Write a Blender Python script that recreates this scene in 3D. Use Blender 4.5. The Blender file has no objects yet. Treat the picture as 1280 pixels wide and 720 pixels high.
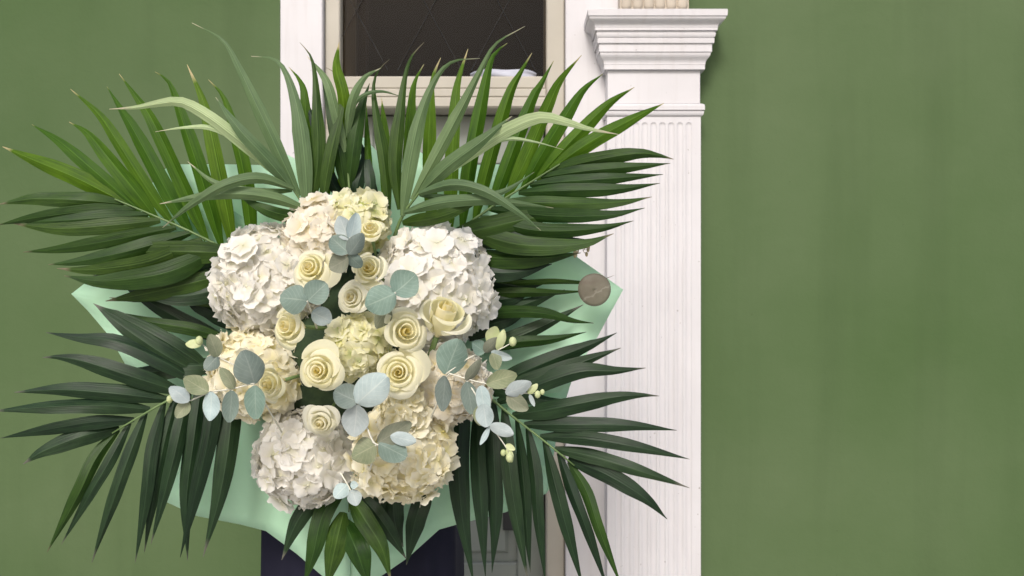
import bpy, math, random
from mathutils import Vector, Matrix, Quaternion, noise as mnoise

# ------------------------------------------------------------------ camera, sky, sun, exposure
SC = bpy.context.scene
COL = SC.collection
CZ = 1.60                       # camera height
F = 989.0                       # focal length in pixels of a 1280 wide frame
cam_d = bpy.data.cameras.new('camera')
cam = bpy.data.objects.new('camera', cam_d)
COL.objects.link(cam)
cam.location = (0, 0, CZ)
cam.rotation_euler = (math.radians(90), 0, 0)
cam_d.sensor_width = 36
cam_d.lens = 36 * F / 1280
cam_d.clip_start = 0.02
cam_d.clip_end = 200
cam_d.dof.use_dof = True
cam_d.dof.focus_distance = 1.0
cam_d.dof.aperture_fstop = 10
SC.camera = cam

SUN_EL, SUN_AZ = 40, 190        # degrees; azimuth from +Y towards +X
w = bpy.data.worlds.new('World')
SC.world = w
w.use_nodes = True
nt = w.node_tree
sky = nt.nodes.new('ShaderNodeTexSky')
sky.sky_type = 'NISHITA'
sky.sun_disc = False
sky.sun_elevation = math.radians(SUN_EL)
sky.sun_rotation = math.radians(SUN_AZ)
sky.air_density = 1.0
sky.dust_density = 4.0
sky.ozone_density = 1.0
nt.links.new(sky.outputs[0], nt.nodes['Background'].inputs[0])
nt.nodes['Background'].inputs[1].default_value = 0.12

sun_d = bpy.data.lights.new('sun', 'SUN')
sun_d.energy = 1.5
sun_d.angle = math.radians(15)
sun_d.color = (1.0, 0.98, 0.96)
sun = bpy.data.objects.new('sun', sun_d)
COL.objects.link(sun)
el, az = math.radians(SUN_EL), math.radians(SUN_AZ)
sdir = Vector((math.cos(el) * math.sin(az), math.cos(el) * math.cos(az), math.sin(el)))
sun.rotation_euler = sdir.to_track_quat('Z', 'Y').to_euler()
sun.location = (2, -3, 5)

SC.view_settings.view_transform = 'Standard'
SC.view_settings.look = 'None'
SC.view_settings.exposure = 0.38
SC.view_settings.gamma = 1.0
SC.render.engine = 'CYCLES'
SC.cycles.use_denoising = True
SC.cycles.max_bounces = 8
SC.cycles.transparent_max_bounces = 12

rng = random.Random(7)


def P(px, py, d):
    return Vector(((px - 640) * d / F, d, CZ + (360 - py) * d / F))


def wx(px, d):
    return (px - 640) * d / F


def wz(py, d):
    return CZ + (360 - py) * d / F


# ------------------------------------------------------------------ helpers
def tag(o, label=None, cat=None, group=None, kind=None):
    if label:
        o['label'] = label
    if cat:
        o['category'] = cat
    if group:
        o['group'] = group
    if kind:
        o['kind'] = kind
    return o


def empty(name, loc):
    o = bpy.data.objects.new(name, None)
    o.empty_display_size = 0.02
    o.location = loc
    COL.objects.link(o)
    return o


def make_mesh(name, verts, faces, mat, uvs=None, tint=None, smooth=True):
    me = bpy.data.meshes.new(name)
    me.from_pydata([tuple(v) for v in verts], [], faces)
    if uvs:
        ul = me.uv_layers.new(name='UVMap')
        for l in me.loops:
            ul.data[l.index].uv = uvs[l.vertex_index]
    if tint:
        ca = me.color_attributes.new('tint', 'FLOAT_COLOR', 'POINT')
        for i, c in enumerate(tint):
            ca.data[i].color = (c[0], c[1], c[2], 1)
    if smooth:
        me.polygons.foreach_set('use_smooth', [True] * len(me.polygons))
    me.materials.append(mat)
    me.update()
    return me


def link(name, me, parent=None, loc=None):
    o = bpy.data.objects.new(name, me)
    COL.objects.link(o)
    if loc is not None:
        o.location = loc
    if parent is not None:
        o.parent = parent
    return o


def grid_faces(nr, nc, off=0, closed=False):
    f = []
    for r in range(nr - 1):
        for c in range(nc if closed else nc - 1):
            c2 = (c + 1) % nc
            f.append((off + r * nc + c, off + r * nc + c2, off + (r + 1) * nc + c2, off + (r + 1) * nc + c))
    return f


def box_geo(x0, x1, y0, y1, z0, z1, bev=0.0):
    """box with chamfered vertical and horizontal front edges when bev > 0"""
    if bev <= 0:
        v = [(x, y, z) for x in (x0, x1) for y in (y0, y1) for z in (z0, z1)]
        f = [(0, 1, 3, 2), (4, 6, 7, 5), (0, 4, 5, 1), (2, 3, 7, 6), (0, 2, 6, 4), (1, 5, 7, 3)]
        return v, f
    b = bev
    ring0 = [(x0, y1, z0), (x1, y1, z0), (x1, y1, z1), (x0, y1, z1)]
    ring1 = [(x0, y0 + b, z0), (x1, y0 + b, z0), (x1, y0 + b, z1), (x0, y0 + b, z1)]
    ring2 = [(x0 + b, y0, z0 + b), (x1 - b, y0, z0 + b), (x1 - b, y0, z1 - b), (x0 + b, y0, z1 - b)]
    v = ring0 + ring1 + ring2
    f = [(0, 3, 2, 1), (8, 9, 10, 11)]
    for a in (0, 4):
        for i in range(4):
            j = (i + 1) % 4
            f.append((a + i, a + j, a + 4 + j, a + 4 + i))
    return v, f


class Geo:
    def __init__(self):
        self.v, self.f = [], []

    def add(self, vf):
        o = len(self.v)
        self.v += list(vf[0])
        self.f += [tuple(i + o for i in q) for q in vf[1]]
        return self

    def box(self, *a, **k):
        return self.add(box_geo(*a, **k))

    def obj(self, name, mat, parent=None, smooth=False):
        off = parent_world(parent)
        return link(name, make_mesh(name, [Vector(p) - off for p in self.v], self.f, mat, smooth=smooth), parent)


def parent_world(p):
    off = Vector((0, 0, 0))
    while p is not None:
        off += p.location
        p = p.parent
    return off


def spline(pts, n):
    """Catmull-Rom through pts (Vectors), n samples"""
    pts = [Vector(p) for p in pts]
    if len(pts) == 2:
        return [pts[0].lerp(pts[1], i / (n - 1)) for i in range(n)]
    q = [2 * pts[0] - pts[1]] + pts + [2 * pts[-1] - pts[-2]]
    L = [0]
    for i in range(1, len(pts)):
        L.append(L[-1] + max((pts[i] - pts[i - 1]).length, 1e-6))
    out = []
    for k in range(n):
        s = L[-1] * k / (n - 1)
        i = 0
        while i < len(pts) - 2 and s > L[i + 1]:
            i += 1
        t = (s - L[i]) / (L[i + 1] - L[i])
        p0, p1, p2, p3 = q[i], q[i + 1], q[i + 2], q[i + 3]
        out.append(0.5 * ((2 * p1) + (p2 - p0) * t + (2 * p0 - 5 * p1 + 4 * p2 - p3) * t * t + (3 * p1 - p0 - 3 * p2 + p3) * t ** 3))
    return out


def tube(pts, r0, r1, seg=6):
    v, f = [], []
    n = len(pts)
    for i, p in enumerate(pts):
        t = (pts[min(i + 1, n - 1)] - pts[max(i - 1, 0)]).normalized()
        a = t.cross(Vector((0.13, 1, 0.21))).normalized()
        b = t.cross(a)
        r = r0 + (r1 - r0) * i / (n - 1)
        for k in range(seg):
            an = 2 * math.pi * k / seg
            v.append(p + a * math.cos(an) * r + b * math.sin(an) * r)
    f = grid_faces(n, seg, closed=True)
    f.append(tuple(range(seg))[::-1])
    f.append(tuple((n - 1) * seg + k for k in range(seg)))
    return v, f


# ------------------------------------------------------------------ materials
def new_mat(name):
    m = bpy.data.materials.new(name)
    m.use_nodes = True
    n = m.node_tree
    n.nodes.clear()
    out = n.nodes.new('ShaderNodeOutputMaterial')
    return m, n, out


def nd(n, t, **k):
    x = n.nodes.new(t)
    for a, b in k.items():
        setattr(x, a, b)
    return x


def mixrgb(n, fac, a, b, blend='MIX'):
    x = nd(n, 'ShaderNodeMix', data_type='RGBA', blend_type=blend)
    for s, val in ((0, fac), (6, a), (7, b)):
        if hasattr(val, 'type') and hasattr(val, 'node'):
            n.links.new(val, x.inputs[s])
        else:
            x.inputs[s].default_value = val if s == 0 else (*val, 1)
    return x.outputs[2]


def math_n(n, op, a, b=None, clamp=False):
    x = nd(n, 'ShaderNodeMath', operation=op, use_clamp=clamp)
    for i, val in enumerate((a, b)):
        if val is None:
            continue
        if hasattr(val, 'node'):
            n.links.new(val, x.inputs[i])
        else:
            x.inputs[i].default_value = val
    return x.outputs[0]


def ramp(n, src, stops):
    x = nd(n, 'ShaderNodeValToRGB')
    e = x.color_ramp.elements
    while len(e) < len(stops):
        e.new(0.5)
    for i, (p, c) in enumerate(stops):
        e[i].position = p
        e[i].color = (*c, 1)
    n.links.new(src, x.inputs[0])
    return x.outputs[0]


def noise(n, scale, detail=3, vec=None, rough=0.55):
    x = nd(n, 'ShaderNodeTexNoise')
    x.inputs['Scale'].default_value = scale
    x.inputs['Detail'].default_value = detail
    x.inputs['Roughness'].default_value = rough
    if vec is not None:
        n.links.new(vec, x.inputs['Vector'])
    return x.outputs[0]


def bump(n, h, strength, dist):
    x = nd(n, 'ShaderNodeBump')
    x.inputs['Strength'].default_value = strength
    x.inputs['Distance'].default_value = dist
    n.links.new(h, x.inputs['Height'])
    return x.outputs[0]


def principled(n, col, rough=0.5, nrm=None, spec=0.5):
    b = nd(n, 'ShaderNodeBsdfPrincipled')
    if hasattr(col, 'node'):
        n.links.new(col, b.inputs['Base Color'])
    else:
        b.inputs['Base Color'].default_value = (*col, 1)
    if hasattr(rough, 'node'):
        n.links.new(rough, b.inputs['Roughness'])
    else:
        b.inputs['Roughness'].default_value = rough
    b.inputs['Specular IOR Level'].default_value = spec
    if nrm is not None:
        n.links.new(nrm, b.inputs['Normal'])
    return b


def add_translucent(n, bsdf, col, fac, nrm=None):
    t = nd(n, 'ShaderNodeBsdfTranslucent')
    if hasattr(col, 'node'):
        n.links.new(col, t.inputs['Color'])
    else:
        t.inputs['Color'].default_value = (*col, 1)
    if nrm is not None:
        n.links.new(nrm, t.inputs['Normal'])
    m = nd(n, 'ShaderNodeMixShader')
    m.inputs[0].default_value = fac
    n.links.new(bsdf.outputs[0], m.inputs[1])
    n.links.new(t.outputs[0], m.inputs[2])
    return m.outputs[0]


def uv_split(n):
    uv = nd(n, 'ShaderNodeUVMap', uv_map='UVMap')
    s = nd(n, 'ShaderNodeSeparateXYZ')
    n.links.new(uv.outputs[0], s.inputs[0])
    return uv.outputs[0], s.outputs[0], s.outputs[1]


def obj_random(n):
    return nd(n, 'ShaderNodeObjectInfo').outputs['Random']


def leaf_material(name, col_a, col_b, tip, rough=0.36, trans=0.22, spec=0.5):
    m, n, out = new_mat(name)
    uv, u, v = uv_split(n)
    rnd = obj_random(n)
    mp = nd(n, 'ShaderNodeCombineXYZ')
    n.links.new(math_n(n, 'ADD', math_n(n, 'MULTIPLY', u, 13.0), math_n(n, 'MULTIPLY', rnd, 40.0)), mp.inputs[0])
    n.links.new(math_n(n, 'MULTIPLY', v, 1.6), mp.inputs[1])
    st = noise(n, 1.0, 3, mp.outputs[0], 0.6)                      # long fine veins
    mp2 = nd(n, 'ShaderNodeCombineXYZ')
    n.links.new(math_n(n, 'MULTIPLY', u, 2.0), mp2.inputs[0])
    n.links.new(math_n(n, 'MULTIPLY', v, 5.0), mp2.inputs[1])
    n.links.new(math_n(n, 'MULTIPLY', rnd, 30.0), mp2.inputs[2])
    bl = noise(n, 1.4, 3, mp2.outputs[0])
    c = mixrgb(n, ramp(n, bl, [(0.3, (0, 0, 0)), (0.7, (1, 1, 1))]), col_a, col_b)
    c = mixrgb(n, math_n(n, 'MULTIPLY', ramp(n, st, [(0.40, (0, 0, 0)), (0.72, (1, 1, 1))]), 0.45), c, [min(1, x * 1.7 + 0.004) for x in col_b])
    # pale midrib
    mid = math_n(n, 'SUBTRACT', 1.0, math_n(n, 'MULTIPLY', math_n(n, 'ABSOLUTE', math_n(n, 'SUBTRACT', u, 0.5)), 26.0), clamp=True)
    c = mixrgb(n, math_n(n, 'MULTIPLY', mid, 0.4), c, [min(1, x * 2.2 + 0.03) for x in col_b])
    # dried tip
    tp = math_n(n, 'ADD', v, math_n(n, 'MULTIPLY', math_n(n, 'SUBTRACT', rnd, 0.5), 0.10))
    c = mixrgb(n, ramp(n, tp, [(0.93, (0, 0, 0)), (0.985, (1, 1, 1))]), c, tip)
    hs = nd(n, 'ShaderNodeHueSaturation')
    n.links.new(math_n(n, 'ADD', math_n(n, 'MULTIPLY', rnd, 0.5), 0.75), hs.inputs['Value'])
    n.links.new(math_n(n, 'ADD', math_n(n, 'MULTIPLY', rnd, -0.03), 0.515), hs.inputs['Hue'])
    n.links.new(c, hs.inputs['Color'])
    c = hs.outputs[0]
    nr = bump(n, st, 0.45, 0.0014)
    b = principled(n, c, math_n(n, 'ADD', math_n(n, 'MULTIPLY', bl, 0.25), rough - 0.12), nr, spec)
    br = mixrgb(n, 1.0, c, (1.5, 1.7, 0.7), 'MULTIPLY')
    n.links.new(add_translucent(n, b, br, trans), out.inputs[0])
    return m


M = {}
M['leaf_bright'] = leaf_material('lit_palm_leaf', (0.030, 0.078, 0.003), (0.060, 0.128, 0.005), (0.42, 0.36, 0.2), 0.52, 0.26, 0.2)  # brighter green with the top light on upper leaflets put into it
M['leaf_mid'] = leaf_material('palm_leaf', (0.011, 0.034, 0.004), (0.028, 0.066, 0.007), (0.16, 0.14, 0.09), 0.46, 0.16, 0.3)
M['leaf_dark'] = leaf_material('shaded_palm_leaf', (0.006, 0.018, 0.007), (0.014, 0.036, 0.012), (0.10, 0.10, 0.08), 0.44, 0.08, 0.3)  # darker green with the shade of low and inner leaflets put into it
M['leaf_grey'] = leaf_material('palm_leaf_underside', (0.065, 0.115, 0.045), (0.105, 0.165, 0.072), (0.5, 0.46, 0.34), 0.5, 0.18, 0.35)
M['leaf_pale'] = leaf_material('pale_palm_leaf_underside', (0.28, 0.37, 0.20), (0.36, 0.45, 0.26), (0.5, 0.46, 0.34), 0.55, 0.2, 0.3)


def simple_mat(name, a, b, scale, rough, bump_s=0.0, bump_scale=None, spec=0.5, trans=0.0, detail=4, dist=0.002, var=0.0):
    m, n, out = new_mat(name)
    tc = nd(n, 'ShaderNodeTexCoord').outputs['Object']
    nz = noise(n, scale, detail, tc)
    c = mixrgb(n, ramp(n, nz, [(0.3, (0, 0, 0)), (0.7, (1, 1, 1))]), a, b)
    if var:
        hs = nd(n, 'ShaderNodeHueSaturation')
        n.links.new(math_n(n, 'ADD', math_n(n, 'MULTIPLY', obj_random(n), var), 1 - var / 2), hs.inputs['Value'])
        n.links.new(c, hs.inputs['Color'])
        c = hs.outputs[0]
    nr = None
    if bump_s:
        nr = bump(n, noise(n, bump_scale or scale * 4, 4, tc), bump_s, dist)
    bs = principled(n, c, rough, nr, spec)
    if trans:
        n.links.new(add_translucent(n, bs, c, trans), out.inputs[0])
    else:
        n.links.new(bs.outputs[0], out.inputs[0])
    return m


def petal_mat(name, centre, mid, edge, rough=0.6, trans=0.5, var=0.12):
    """tint.r runs from the flower's heart (0) to the petal rim (1)"""
    m, n, out = new_mat(name)
    at = nd(n, 'ShaderNodeAttribute', attribute_name='tint')
    s = nd(n, 'ShaderNodeSeparateColor')
    n.links.new(at.outputs['Color'], s.inputs[0])
    c = ramp(n, s.outputs[0], [(0.0, centre), (0.45, mid), (1.0, edge)])
    tc = nd(n, 'ShaderNodeTexCoord').outputs['Object']
    bl = noise(n, 90, 3, tc)
    c = mixrgb(n, math_n(n, 'MULTIPLY', bl, 0.35), c, [x * 0.86 for x in mid])
    hs = nd(n, 'ShaderNodeHueSaturation')
    rnd = obj_random(n)
    n.links.new(math_n(n, 'ADD', math_n(n, 'MULTIPLY', rnd, var), 1.0 - var * 0.65), hs.inputs['Value'])
    n.links.new(math_n(n, 'ADD', math_n(n, 'MULTIPLY', rnd, -0.5), 1.2), hs.inputs['Saturation'])
    n.links.new(c, hs.inputs['Color'])
    c = hs.outputs[0]
    nr = bump(n, noise(n, 260, 3, tc), 0.12, 0.001)
    b = principled(n, c, rough, nr, 0.3)
    b.inputs['Sheen Weight'].default_value = 0.15
    n.links.new(add_translucent(n, b, c, trans), out.inputs[0])
    return m


M['rose'] = petal_mat('cream_rose_petal', (0.94, 0.83, 0.42), (0.955, 0.91, 0.60), (0.96, 0.945, 0.78))
M['rose_pale'] = petal_mat('ivory_rose_petal', (0.90, 0.82, 0.50), (0.93, 0.90, 0.70), (0.94, 0.93, 0.82))
M['hyd_white'] = petal_mat('white_hydrangea_petal', (0.80, 0.79, 0.56), (0.93, 0.90, 0.81), (0.95, 0.935, 0.895), 0.65, 0.42)
M['hyd_cream'] = petal_mat('cream_hydrangea_petal', (0.82, 0.77, 0.36), (0.965, 0.90, 0.64), (0.97, 0.94, 0.79), 0.65, 0.42)
M['hyd_green'] = petal_mat('lime_cream_hydrangea_petal', (0.50, 0.58, 0.16), (0.87, 0.84, 0.48), (0.92, 0.90, 0.68), 0.65, 0.42)
M['hyd_peach'] = petal_mat('peach_white_hydrangea_petal', (0.80, 0.72, 0.42), (0.94, 0.87, 0.71), (0.95, 0.915, 0.82), 0.65, 0.42)
M['hyd_core'] = simple_mat('hydrangea_stalks', (0.66, 0.64, 0.40), (0.78, 0.74, 0.52), 40, 0.7)
M['sepal'] = simple_mat('green_sepal', (0.10, 0.16, 0.05), (0.16, 0.24, 0.08), 60, 0.5)
def euc_material(name, a, b, vein):
    m, n, out = new_mat(name)
    uv, u, v = uv_split(n)
    rnd = obj_random(n)
    tc = nd(n, 'ShaderNodeTexCoord').outputs['Object']
    c = mixrgb(n, ramp(n, noise(n, 45, 5, tc, 0.7), [(0.3, (0, 0, 0)), (0.7, (1, 1, 1))]), a, b)
    au = math_n(n, 'ABSOLUTE', math_n(n, 'SUBTRACT', u, 0.5))
    mid = math_n(n, 'SUBTRACT', 1.0, math_n(n, 'MULTIPLY', au, 30.0), clamp=True)
    sv = math_n(n, 'SINE', math_n(n, 'MULTIPLY', math_n(n, 'SUBTRACT', v, math_n(n, 'MULTIPLY', au, 0.8)), 42.0))
    sv = math_n(n, 'MULTIPLY', ramp(n, sv, [(0.8, (0, 0, 0)), (1.0, (1, 1, 1))]), 0.28)
    c = mixrgb(n, math_n(n, 'MAXIMUM', math_n(n, 'MULTIPLY', mid, 0.6), sv), c, vein)
    # worn brownish margin
    ed = math_n(n, 'MULTIPLY', ramp(n, au, [(0.46, (0, 0, 0)), (0.5, (1, 1, 1))]), 0.3)
    c = mixrgb(n, ed, c, (0.36, 0.33, 0.24))
    hs = nd(n, 'ShaderNodeHueSaturation')
    n.links.new(math_n(n, 'ADD', math_n(n, 'MULTIPLY', rnd, .35), .8), hs.inputs['Value'])
    n.links.new(math_n(n, 'ADD', math_n(n, 'MULTIPLY', rnd, .5), .7), hs.inputs['Saturation'])
    n.links.new(c, hs.inputs['Color'])
    c = hs.outputs[0]
    bs = principled(n, c, 0.55, bump(n, noise(n, 120, 4, tc), 0.25, 0.001), 0.3)
    n.links.new(add_translucent(n, bs, c, 0.18), out.inputs[0])
    return m


M['euc_blue'] = euc_material('blue_grey_eucalyptus', (0.15, 0.215, 0.18), (0.225, 0.30, 0.26), (0.36, 0.42, 0.36))
M['euc_pale'] = euc_material('silver_eucalyptus', (0.36, 0.45, 0.45), (0.52, 0.61, 0.61), (0.66, 0.70, 0.66))
M['euc_olive'] = euc_material('olive_eucalyptus', (0.17, 0.205, 0.12), (0.29, 0.305, 0.205), (0.40, 0.40, 0.28))
M['euc_bud'] = simple_mat('eucalyptus_bud', (0.50, 0.58, 0.26), (0.66, 0.70, 0.42), 50, 0.5, 0, None, 0.3, 0.2)
M['euc_stem'] = simple_mat('pale_eucalyptus_stem', (0.62, 0.60, 0.50), (0.72, 0.72, 0.62), 60, 0.6)
M['rachis'] = simple_mat('palm_rachis', (0.10, 0.17, 0.05), (0.16, 0.24, 0.09), 40, 0.45)
M['dried'] = simple_mat('dried_tan_flower', (0.42, 0.33, 0.17), (0.58, 0.50, 0.32), 80, 0.8)
M['foam'] = simple_mat('wet_floral_foam', (0.012, 0.03, 0.012), (0.03, 0.055, 0.02), 60, 0.9, 0.5, 200)
M['navy'] = simple_mat('navy_cloth', (0.010, 0.010, 0.022), (0.016, 0.016, 0.032), 12, 0.85, 0.3, 900, 0.2, dist=0.0006)
def old_paint(name, a, b, streak=(0.46, 0.42, 0.40), speck=(0.22, 0.19, 0.17), sscale=(70, 70, 5), rough=0.5, patch=6, bdist=0.0015):
    m, n, out = new_mat(name)
    tc = nd(n, 'ShaderNodeTexCoord').outputs['Object']
    c = mixrgb(n, ramp(n, noise(n, patch, 6, tc), [(0.3, (0, 0, 0)), (0.7, (1, 1, 1))]), a, b)
    mp = nd(n, 'ShaderNodeMapping')
    mp.inputs['Scale'].default_value = sscale
    n.links.new(tc, mp.inputs[0])
    br = noise(n, 1.0, 4, mp.outputs[0])                           # brush streaks and rain marks
    c = mixrgb(n, math_n(n, 'MULTIPLY', ramp(n, br, [(0.5, (0, 0, 0)), (0.75, (1, 1, 1))]), 0.22), c, streak)
    sp = ramp(n, noise(n, 95, 2, tc), [(0.745, (0, 0, 0)), (0.77, (1, 1, 1))])
    c = mixrgb(n, math_n(n, 'MULTIPLY', sp, 0.6), c, speck)
    h = math_n(n, 'ADD', math_n(n, 'MULTIPLY', br, 0.5), math_n(n, 'SUBTRACT', noise(n, 30, 4, tc), sp))
    n.links.new(principled(n, c, rough, bump(n, h, 0.25, bdist), 0.3).outputs[0], out.inputs[0])
    return m


M['green_wall'] = old_paint('olive_green_painted_render', (0.058, 0.106, 0.033), (0.102, 0.147, 0.068), (0.035, 0.06, 0.02), (0.05, 0.075, 0.03), (9, 9, 0.7), 0.85, 1.1, 0.006)
M['white_paint'] = old_paint('aged_white_paint', (0.59, 0.575, 0.59), (0.645, 0.63, 0.645))
M['cream_paint'] = simple_mat('cream_paint', (0.40, 0.37, 0.31), (0.47, 0.44, 0.375), 6, 0.5, 0.15, 50, 0.4, detail=6)
M['beige_paint'] = simple_mat('beige_stone_paint', (0.42, 0.37, 0.30), (0.50, 0.44, 0.36), 9, 0.6, 0.15, 60, 0.3)
M['door_paint'] = simple_mat('grey_door_paint', (0.21, 0.23, 0.205), (0.265, 0.285, 0.25), 5, 0.4, 0.1, 60, 0.4)
M['interior'] = simple_mat('dim_brown_interior', (0.07, 0.05, 0.035), (0.10, 0.072, 0.052), 2, 0.9)
M['lead'] = simple_mat('dull_lead_came', (0.02, 0.017, 0.014), (0.032, 0.027, 0.022), 40, 0.5)
M['black_metal'] = simple_mat('black_metal', (0.012, 0.012, 0.014), (0.02, 0.02, 0.022), 20, 0.4)
M['white_paper'] = simple_mat('white_paper', (0.38, 0.39, 0.46), (0.46, 0.47, 0.54), 20, 0.7)
M['pavement'] = simple_mat('grey_paving', (0.40, 0.39, 0.37), (0.50, 0.485, 0.46), 4, 0.85, 0.3, 120, 0.3)


def paper_material():
    m, n, out = new_mat('mint_wrapping_paper')
    tc = nd(n, 'ShaderNodeTexCoord').outputs['Object']
    nz = noise(n, 14, 4, tc)
    c = mixrgb(n, nz, (0.54, 0.82, 0.60), (0.60, 0.86, 0.64))
    rd = math_n(n, 'ABSOLUTE', math_n(n, 'SUBTRACT', noise(n, 9, 3, tc), 0.5))
    nr = bump(n, rd, 0.55, 0.012)
    b = principled(n, c, 0.42, nr, 0.35)
    n.links.new(add_translucent(n, b, c, 0.35), out.inputs[0])
    return m


def glass_material():
    m, n, out = new_mat('old_window_glass')
    tr = nd(n, 'ShaderNodeBsdfTransparent')
    tr.inputs[0].default_value = (0.72, 0.68, 0.62, 1)
    gl = nd(n, 'ShaderNodeBsdfGlossy')
    gl.inputs['Roughness'].default_value = 0.04
    tc = nd(n, 'ShaderNodeTexCoord').outputs['Object']
    n.links.new(bump(n, noise(n, 3, 1, tc), 0.05, 0.01), gl.inputs['Normal'])
    fr = nd(n, 'ShaderNodeFresnel')
    fr.inputs[0].default_value = 1.22
    mx = nd(n, 'ShaderNodeMixShader')
    n.links.new(fr.outputs[0], mx.inputs[0])
    n.links.new(tr.outputs[0], mx.inputs[1])
    n.links.new(gl.outputs[0], mx.inputs[2])
    n.links.new(mx.outputs[0], out.inputs[0])
    return m


def disc_material():
    """dry translucent seed disc with a pale vein"""
    m, n, out = new_mat('dried_seed_disc')
    uv, u, v = uv_split(n)
    nz = noise(n, 5, 4, uv)
    c = mixrgb(n, nz, (0.20, 0.17, 0.135), (0.31, 0.27, 0.225))
    wv = math_n(n, 'ADD', math_n(n, 'SUBTRACT', v, math_n(n, 'MULTIPLY', u, 0.55)), math_n(n, 'MULTIPLY', nz, 0.25))
    ln = math_n(n, 'SUBTRACT', 1.0, math_n(n, 'MULTIPLY', math_n(n, 'ABSOLUTE', math_n(n, 'SUBTRACT', wv, 0.22)), 22.0), clamp=True)
    c = mixrgb(n, math_n(n, 'MULTIPLY', ln, 0.5), c, (0.52, 0.47, 0.42))
    b = principled(n, c, 0.45, None, 0.4)
    s = add_translucent(n, b, c, 0.3)
    tr = nd(n, 'ShaderNodeBsdfTransparent')
    tr.inputs[0].default_value = (0.8, 0.74, 0.68, 1)
    mx = nd(n, 'ShaderNodeMixShader')
    mx.inputs[0].default_value = 0.36
    n.links.new(s, mx.inputs[1])
    n.links.new(tr.outputs[0], mx.inputs[2])
    n.links.new(mx.outputs[0], out.inputs[0])
    return m


M['paper'] = paper_material()
M['glass'] = glass_material()
M['disc'] = disc_material()

# ------------------------------------------------------------------ setting: pavement
pv, pf = [], []
N = 24
for j in range(N + 1):
    for i in range(N + 1):
        pv.append((-12 + 24 * i / N, -18 + 20.2 * j / N, 0))
pavement = link('pavement', make_mesh('pavement', pv, grid_faces(N + 1, N + 1), M['pavement']))
tag(pavement, 'grey paving in front of the shop doorway', 'pavement', kind='structure')

# ------------------------------------------------------------------ the building
DW = 1.76                                   # facade plane
TOP = 3.1
bld = empty('shop_building', (0, DW, 0))
tag(bld, 'old shop front with fluted white pilaster, cream framed transom and olive green wall', 'building')
xl_wall = wx(350, DW)
xr_wall = wx(822, DW)
Geo().box(xr_wall, 3.2, DW, 2.2, 0, TOP).obj('wall', M['green_wall'], bld)['label'] = 'olive green painted wall beside the pilaster'
Geo().box(-3.2, xl_wall, DW, 2.2, 0, TOP).obj('wall', M['green_wall'], bld)['label'] = 'olive green painted wall beyond the doorway'
# white flat jamb boards
Geo().box(wx(707, DW - .003), xr_wall - .001, DW - .003, 2.15, 0, TOP - .01, bev=0.002).obj('jamb_board', M['white_paint'], bld)
Geo().box(xl_wall + .001, wx(403, DW - .003), DW - .003, 2.15, 0, TOP - .01, bev=0.002).obj('jamb_board', M['white_paint'], bld)
# cream door frame: two stiles that run from floor to top
DF = 1.775
xs0, xs1 = wx(403, DW - .003) + .001, wx(425, DF)
xs2, xs3 = wx(683, DF), wx(707, DW - .003) - .001
for a, b in ((xs0, xs1), (xs2, xs3)):
    Geo().box(a, b, DF, 1.95, 0, TOP - .02, bev=0.003).obj('frame_stile', M['cream_paint'], bld)
# transom rail: stepped moulding
rl = Geo()
rl.box(xs1 + .0005, xs2 - .0005, DF - .004, 1.93, wz(122, DF), wz(111, DF), bev=0.003)
rl.box(xs1 + .0005, xs2 - .0005, DF + .006, 1.93, wz(110.6, DF), wz(94, DF), bev=0.004)
rl.box(xs1 + .0005, xs2 - .0005, DF - .010, 1.93, wz(136, DF), wz(122.4, DF), bev=0.004)
rl.obj('transom_rail', M['cream_paint'], bld)
Geo().box(xs1 + .0005, xs2 - .0005, DF + .002, 1.93, wz(-150, DF), TOP - .03, bev=0.004).obj('head_rail', M['cream_paint'], bld)
# transom window
DG = 1.802
tw = Geo().box(xs1 + .001, xs2 - .001, DG, DG + .004, wz(95.5, DG) - .01, wz(-150, DG) + .01).obj('window_pane', M['glass'], bld)
lc = Geo()


def came(p, q):
    a, b = P(*p, DG - .003), P(*q, DG - .003)
    lc.add(tube([a, b], 0.0009, 0.0009, 5))


for k in range(-1, 4):                      # diamond lattice of thin cames
    x0 = 405 + k * 92
    for (p, q) in (((x0, -60), (x0 + 80, 88)), ((x0 + 80, -60), (x0, 88))):
        (ax, ay), (bx, by) = p, q
        if ax > bx:
            (ax, ay), (bx, by) = (bx, by), (ax, ay)
        lo, hi = 428, 680
        if bx <= lo or ax >= hi:
            continue
        t0 = max(0, (lo - ax) / (bx - ax))
        t1 = min(1, (hi - ax) / (bx - ax))
        came((ax + (bx - ax) * t0, ay + (by - ay) * t0), (ax + (bx - ax) * t1, ay + (by - ay) * t1))
lc.obj('lead_came', M['lead'], tw)
# dark room behind
rm = Geo()
rx0, rx1, ry0, ry1, rz0, rz1 = -1.6, 1.4, 2.25, 4.6, 0.02, 2.9
rm.v = [(x, y, z) for x in (rx0, rx1) for y in (ry0, ry1) for z in (rz0, rz1)]
rm.f = [(0, 2, 3, 1), (4, 5, 7, 6), (2, 6, 7, 3), (0, 4, 6, 2), (1, 3, 7, 5)]
rm.obj('interior', M['interior'], bld)
# the reveal closing the gap between facade and room
rv = Geo()
rv.box(xs1 - .02, xs2 + .02, 1.951, 2.26, wz(-150, DG) + .02, 2.92)
rv.box(rx0, xs1 - .021, 2.201, 2.249, 0.02, 2.92)
rv.box(xs2 + .021, rx1, 2.201, 2.249, 0.02, 2.92)
rv.obj('inner_lining', M['interior'], bld)

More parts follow.
